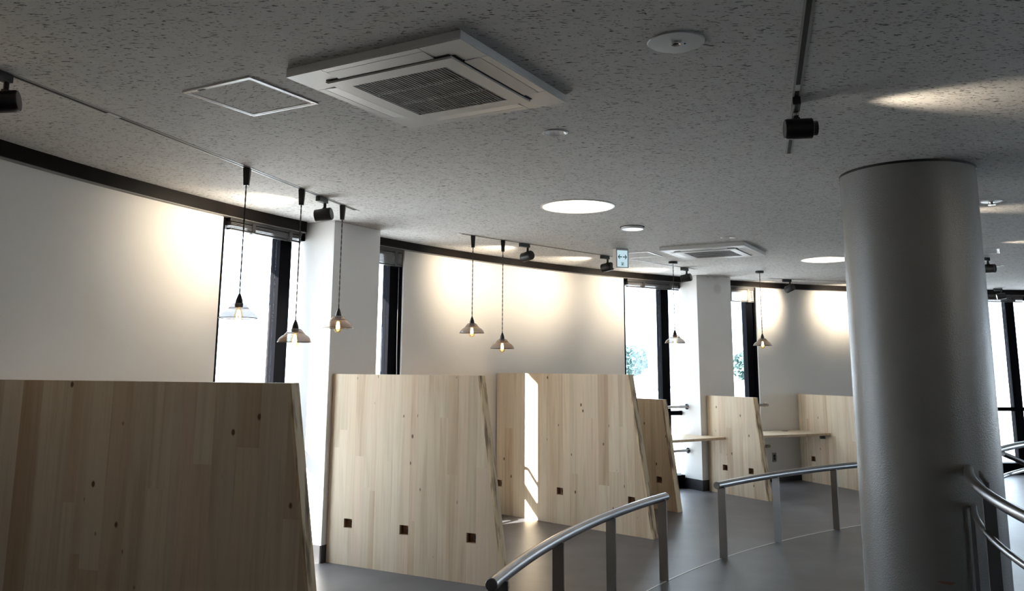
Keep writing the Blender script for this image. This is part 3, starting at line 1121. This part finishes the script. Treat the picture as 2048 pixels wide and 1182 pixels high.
# ------------------------------------------------------------------ track spotlights
def spotlight(label, x, y, aim, trackdir, energy, nozzle=False, lit=True, cone=100):
    """adapter box on the track, short arm, black cylinder head aimed at a point"""
    ang = math.atan2(trackdir[1], trackdir[0])
    t = thing('track_spotlight', label, 'spotlight', (x, y, ZC), 0, 'black track spotlights')
    ad = MB().box(-0.062, 0.062, -0.017, 0.017, -0.040, -0.0048).build('adapter', M['lampblack'], t, bevel=0.003)
    ad.rotation_euler.z = ang
    dx, dy = cos(ang) * 0.045, sin(ang) * 0.045
    MB().tube([(dx, dy, -0.036), (dx, dy, -0.075)], 0.011, 12).build('arm', M['lampblack'], t, smooth=True)
    hz = -0.122
    d = Vector((aim[0] - (x + dx), aim[1] - (y + dy), aim[2] - (ZC + hz))).normalized()
    r, L = 0.046, 0.128
    hb = MB().lathe([(0.0, -L * 0.42), (r * 0.9, -L * 0.42), (r, -L * 0.36), (r, L * 0.5), (r * 0.9, L * 0.52), (r * 0.86, L * 0.44), (0, L * 0.44)], 28)
    ho = hb.build('lamp_head', M['lampblack'], t, smooth=True)
    ho.rotation_euler = d.to_track_quat('Z', 'Y').to_euler()
    ho.location = (dx, dy, hz)
    yk = MB().box(-0.014, 0.014, -0.010, 0.010, -0.086, -0.070).build('yoke', M['lampblack'], t, bevel=0.002)
    yk.location = (dx, dy, 0)
    le = MB().lathe([(r * 0.85, L * 0.445), (0.0, L * 0.447)], 24).build('lens', M['lens'] if lit else M['slot'], ho)
    if nozzle:
        MB().lathe([(r * 0.72, L * 0.5), (r * 0.72, L * 0.68), (r * 0.64, L * 0.68), (r * 0.62, L * 0.46)], 28).build('snoot', M['lampblack'], ho, smooth=True)
        MB().lathe([(0.013, 0.0), (0.013, 0.012)], 16, True, True, c=(dx, dy, -0.062)).build('collar', M['chrome'], t, smooth=True)
    if lit:
        ld = bpy.data.lights.new('lamp_beam', 'SPOT')
        ld.energy = energy
        ld.color = (1.0, 0.86, 0.66)
        ld.spot_size = rad(cone)
        ld.spot_blend = 1.0
        ld.shadow_soft_size = 0.025
        lo = bpy.data.objects.new('lamp_beam', ld)
        COL.objects.link(lo)
        lo.parent = ho
        lo.location = (0, 0, L * (0.56 if not nozzle else 0.72))
        lo.rotation_euler = (pi, 0, 0)
    return t


d1 = (T1[1][0] - T1[0][0], T1[1][1] - T1[0][1])
d2_ = (T2[1][0] - T2[0][0], T2[1][1] - T2[0][1])
d3 = (T3[1][0] - T3[0][0], T3[1][1] - T3[0][1])
d4 = (T4[1][0] - T4[0][0], T4[1][1] - T4[0][1])
d5 = (T5[1][0] - T5[0][0], T5[1][1] - T5[0][1])
SPOT_E = 46
x, y = online(*T1, 3.30)
spotlight('black track spotlight cut by the left edge of the picture', x, y, P(RW, 172.5, 2.42), d1, SPOT_E)
x, y = online(*T1, 5.90)
spotlight('black track spotlight between two pendants in front of the first pillar', x, y, P(RW, 156.7, 2.43), d1, SPOT_E)
x, y = online(*T2, 8.13)
spotlight('black track spotlight just right of the two middle pendants', x, y, P(RW, 139.7, 2.43), d2_, SPOT_E)
x, y = online(*T2, 9.00)
spotlight('black track spotlight left of the hanging arrow sign', x, y, P(RW, 134.1, 2.43), d2_, SPOT_E)
x, y = online(*T2, 10.06)
spotlight('black track spotlight beside the left corner of the second pillar', x, y, P(RW, 126.9, 2.42), d2_, SPOT_E)
x, y = online(*T3, 11.32)
spotlight('black track spotlight above the far white wall left of the column', x, y, P(RW, 114.1, 2.40), d3, SPOT_E)
x, y = online(*T3, 11.66)
spotlight('black track spotlight over the far wall hidden behind the column', x, y, P(RW, 107.3, 2.40), d3, SPOT_E)
x, y = online(*T4, 3.63)
spotlight('big black track spotlight with a snout at the upper right', x, y, (4.0, 3.35, 2.60), d4, 46, nozzle=True, cone=50)
x, y = online(*T5, 6.35)
spotlight('black track spotlight hidden directly behind the round column', x, y, (5.6, 5.7, 2.60), d5, 40, nozzle=True, cone=46)
x, y = online(*T5, 7.95)
spotlight('black track spotlight behind the column on the farther end of its track', x, y, (6.8, 7.3, 2.60), d5, 40, nozzle=True, cone=46)
T6 = ((4.2, 1.1), (5.6, 3.4))
track('ceiling lighting track out of the frame to the right of the column', *T6)
d6 = (T6[1][0] - T6[0][0], T6[1][1] - T6[0][1])
for yy, lb in ((2.75, 'far'), (1.75, 'near')):
    x, y = online(*T6, yy)
    spotlight('black track spotlight out of frame at the right, on the %s end of its track' % lb, x, y, (2.6, 4.9, 1.75), d6, 13, cone=40)
spotlight('black spotlight with a pale face peeping out right of the column', 5.02, 8.95, (6.4, 7.4, 2.5), (1, 0.2), 0, lit=False)
spotlight('black spotlight above the far window at the right edge', 7.12, 12.40, (6.2, 12.7, 2.4), (1, 0.1), SPOT_E * 0.6)


# ------------------------------------------------------------------ pendant lamps
def pendant(label, x, y, z_rim, holder):
    t = thing('pendant_lamp', label, 'pendant lamp', (x, y, ZC), 0, 'wire shade pendant lamps')
    zr = z_rim - ZC
    if holder == 'track':
        MB().quadlist([(sx * w, sy * w * 0.8, z) for z, w in ((-0.0048, 0.021), (-0.112, 0.015)) for sx in (-1, 1) for sy in (-1, 1)],
                      [(0, 1, 3, 2), (4, 6, 7, 5), (0, 4, 5, 1), (2, 3, 7, 6), (0, 2, 6, 4), (1, 5, 7, 3)]).build('track_plug', M['lampblack'], t, bevel=0.002)
        z_top = -0.110
    else:
        MB().lathe([(0.0, 0.0), (0.050, 0.0), (0.050, -0.026), (0.047, -0.028), (0.0, -0.028)], 32).build('canopy', M['lampblack'], t, smooth=True)
        z_top = -0.027
    z_cap = zr + 0.146
    # twisted cord
    for ph in (0, pi):
        n = int((z_top - z_cap) / 0.012)
        MB().tube([(0.0022 * cos(ph + i * 0.9), 0.0022 * sin(ph + i * 0.9), z_top + (z_cap - 0.004 - z_top) * i / n) for i in range(n + 1)], 0.0028, 5).build('cord', M['lampblack'], t, smooth=True)
    MB().lathe([(0.0, 0.146), (0.006, 0.144), (0.012, 0.128), (0.019, 0.108), (0.0225, 0.088), (0.0235, 0.070), (0.0225, 0.064), (0.0, 0.064)], 24, c=(0, 0, zr)).build('socket_cap', M['lampblack'], t, smooth=True)
    prof = [(0.022, 0.088), (0.034, 0.086), (0.044, 0.079), (0.051, 0.070), (0.058, 0.059), (0.071, 0.047), (0.088, 0.036), (0.101, 0.023), (0.108, 0.009), (0.110, 0.0)]
    sh = MB().lathe(prof, 48, c=(0, 0, zr)).build('wire_shade', M['wire'], t, smooth=True)
    MB().tube([(0.110 * cos(2 * pi * i / 48), 0.110 * sin(2 * pi * i / 48), zr) for i in range(49)], 0.0024, 6, False).build('rim_wire', M['lampblack'], sh, smooth=True)
    MB().tube([(0.0585 * cos(2 * pi * i / 32), 0.0585 * sin(2 * pi * i / 32), zr + 0.059) for i in range(33)], 0.0015, 5, False).build('ring_wire', M['lampblack'], sh, smooth=True)
    bp = [(0.010, 0.066), (0.013, 0.055), (0.020, 0.034), (0.027, 0.012), (0.0295, -0.004), (0.027, -0.018), (0.018, -0.030), (0.006, -0.036), (0.0, -0.037)]
    bu = MB().lathe(bp, 28, c=(0, 0, zr)).build('bulb', M['bulb'], t, smooth=True)
    fl = MB()
    for i in range(6):
        a = 2 * pi * i / 6
        fl.tube([(0.006 * cos(a), 0.006 * sin(a), zr + 0.046), (0.0125 * cos(a + 0.3), 0.0125 * sin(a + 0.3), zr + 0.008), (0.010 * cos(a + 0.5), 0.010 * sin(a + 0.5), zr - 0.006)], 0.0026, 6)
    fl.build('filament', M['filament'], bu, smooth=True)
    return t


x, y = online(*T1, 5.007)
pendant('wire pendant lamp nearest the camera, hanging before the large bright window', x, y, 1.772, 'track')
x, y = online(*T1, 5.632)
pendant('lowest wire pendant lamp of the left three, before the black window mullion', x, y, 1.652, 'track')
x, y = online(*T1, 6.204)
pendant('wire pendant lamp hanging in front of the first white pillar', x, y, 1.770, 'track')
x, y = online(*T2, 7.656)
pendant('left and higher wire pendant lamp before the middle white wall', x, y, 1.796, 'track')
x, y = online(*T2, 7.925)
pendant('right and lower wire pendant lamp before the middle white wall', x, y, 1.666, 'track')
pendant('wire pendant lamp on a round canopy before the second pillar', 1.816, 9.491, 1.771, 'disc')
pendant('farthest wire pendant lamp, above the desk with the cable grommet', 3.049, 10.386, 1.772, 'disc')

# ------------------------------------------------------------------ hanging arrow sign
sx, sy = 1.098, 8.47
face_ang = math.atan2(-sy, -sx) + 0.48
t = thing('exit_sign', 'hanging white box sign with two green arrows', 'sign', (sx, sy, 2.482), face_ang + pi / 2)
# local: x along the face, -y looks at the viewer
MB().box(-0.070, 0.070, -0.03, 0.045, 0, ZC - 2.482 - 0.004).build('sign_box', M['white_plastic'], t, bevel=0.004)
MB().box(-0.035, 0.035, -0.015, 0.015, ZC - 2.482 - 0.006, ZC - 2.482).build('ceiling_mount', M['lampblack'], t)
MB().box(-0.057, 0.057, -0.032, -0.0295, 0.010, 0.176).build('lit_face', M['sign_face'], t)


def arrow(sgn):
    bl = MB()
    y0, y1 = -0.0345, -0.0318
    cx = sgn * 0.027
    zc = 0.110
    bl.prism([(cx - 0.021, zc - 0.0045), (cx + 0.021, zc - 0.0045), (cx + 0.021, zc + 0.0045), (cx - 0.021, zc + 0.0045)], y0, y1, 'y')
    tip = cx + sgn * 0.023
    for s in (-1, 1):
        bl.prism([(tip, zc), (tip - sgn * 0.005, zc - s * 0.004), (tip - sgn * 0.024, zc + s * 0.018), (tip - sgn * 0.017, zc + s * 0.022)], y0, y1, 'y')
    return bl.build('arrow', M['sign_green'], t)


arrow(-1)
arrow(1)
gly = MB()
y0, y1 = -0.0345, -0.0318
for x0, x1, z0, z1 in ((-0.013, -0.010, 0.022, 0.056), (0.010, 0.013, 0.022, 0.056), (-0.013, -0.002, 0.052, 0.056), (0.003, 0.013, 0.052, 0.056)):
    gly.box(x0, x1, y0, y1, z0, z1)
gly.prism([(-0.004, 0.046), (0.003, 0.048), (0.006, 0.040), (0.002, 0.034), (0.006, 0.024), (0.003, 0.023), (-0.001, 0.032), (-0.006, 0.025), (-0.008, 0.027), (-0.003, 0.036)], y0, y1, 'y')
gly.build('door_pictogram', M['sign_green'], t)

# ------------------------------------------------------------------ outside
struct(annulus(11.9, 120, -0.35).build('ground', M['concrete']))


def house(label, x, y, rot, w, d, h, z0=-0.35):
    t = thing('house', label, 'house', (x, y, z0), rad(rot), 'houses outside')
    MB().box(-w / 2, w / 2, -d / 2, d / 2, 0, h).build('house_wall', M['house'], t)
    MB().prism([(-w / 2 - 0.4, h), (w / 2 + 0.4, h), (w / 2 + 0.4, h + 0.15), (0, h + 1.1), (-w / 2 - 0.4, h + 0.15)], -d / 2 - 0.4, d / 2 + 0.4, 'y').build('roof', M['house_roof'], t)
    for k in (-0.28, 0.28):
        wn = MB().box(w * k - 0.6, w * k + 0.6, -d / 2 - 0.03, -d / 2, 0.9, 2.1).build('house_window', M['frame'], t)
        MB().box(w * k - 0.54, w * k + 0.54, -d / 2 - 0.04, -d / 2 - 0.03, 0.96, 2.04).build('pane', M['chrome'], wn)
    return t


house('pale low house seen through the window left of the second pillar', 6.0, 44.0, 8, 9, 6, 2.0)
house('pale house behind the far window at the right edge', 25, 42, -25, 11, 6, 1.4)


def blob_tree(label, x, y, h, rr, n, seed):
    rnd = random.Random(seed)
    t = thing('tree', label, 'tree', (x, y, -0.35))
    MB().tube([(0, 0, 0), (0.1, 0, h * 0.4), (0.05, 0.1, h * 0.8)], [0.25, 0.18, 0.06], 10).build('trunk', M['bark'], t, smooth=True)
    lb = MB()
    for i in range(n):
        a, e, q = rnd.uniform(0, 2 * pi), rnd.uniform(-0.9, 1.0), rnd.uniform(0.2, 1) ** 0.5
        c = Vector((cos(a) * rr * q, sin(a) * rr * q, h * 0.8 + e * rr * 0.8 * math.sqrt(max(0.05, 1 - q * q * 0.8))))
        u = Vector((rnd.uniform(-1, 1), rnd.uniform(-1, 1), rnd.uniform(-1, 1))).normalized() * 0.13
        v = u.orthogonal().normalized() * 0.09
        lb.quadlist([c - u, c + v, c + u, c - v], [(0, 1, 2, 3)])
    lo = lb.build('foliage', M['leaf'], t)
    lo['kind'] = 'stuff'
    return t


blob_tree('round leafy tree seen through the window left of the second pillar', 4.1, 31.0, 2.6, 0.75, 2200, 5)
blob_tree('leafy tree seen through the narrow window right of the second pillar', 9.3, 33.0, 2.4, 0.75, 1600, 6)

# slanting canopy rail outside the window
cn = MB().segbox((0, 0, 0), (1.25, 0.9, 0), 0, 0.05, -0.06, 0.06)
cv = [(v[0], v[1], v[2] + v[0] * 0.16) for v in cn.v]
cn.v = cv
o = cn.build('canopy_rail', M['house_roof'])
o.location = (2.05, 15.0, 1.0)
po = MB().box(-0.03, 0.03, -0.03, 0.03, -1.35, 0.02).build('support_post', M['house_roof'], o)
po.location = (0.05, 0.05, 0)
po2 = MB().box(-0.03, 0.03, -0.03, 0.03, -1.55, 0.02).build('support_post', M['house_roof'], o)
po2.location = (1.15, 0.8, 0.2)
tag(o, 'slanting grey rail of a canopy outside the window left of the second pillar', 'canopy')

# white fence and bare shrub outside the far window
t = thing('fence', 'white fence outside the far window at the right edge', 'fence', (8.2, 17.5, -0.35))
for z in (0.62, 0.95):
    MB().box(-2.5, 4.5, -0.03, 0.03, z, z + 0.09).build('fence_rail', M['white_metal'], t)
for i in range(8):
    MB().box(-2.5 + i - 0.04, -2.5 + i + 0.04, -0.04, 0.04, 0, 1.06).build('fence_post', M['white_metal'], t)
t = thing('bare_shrub', 'leafless pale shrub outside the far window at the right edge', 'shrub', (9.35, 15.4, -0.35))
rnd = random.Random(3)
tw = MB()


def twig(p, d, L, r, k):
    q = p + d * L
    tw.tube([p, (p + q) / 2 + Vector((rnd.uniform(-.02, .02), rnd.uniform(-.02, .02), 0)), q], [r, r * 0.85, r * 0.65], 5)
    if k:
        for _ in range(3):
            dd = (d + Vector((rnd.uniform(-.8, .8), rnd.uniform(-.8, .8), rnd.uniform(-.1, .6)))).normalized()
            twig(q, dd, L * 0.72, r * 0.65, k - 1)


for i in range(4):
    twig(Vector((0, 0, 0)), Vector((rnd.uniform(-.4, .4), rnd.uniform(-.4, .4), 1)).normalized(), 0.45, 0.022, 3)
tw.build('branches', M['concrete'], t)
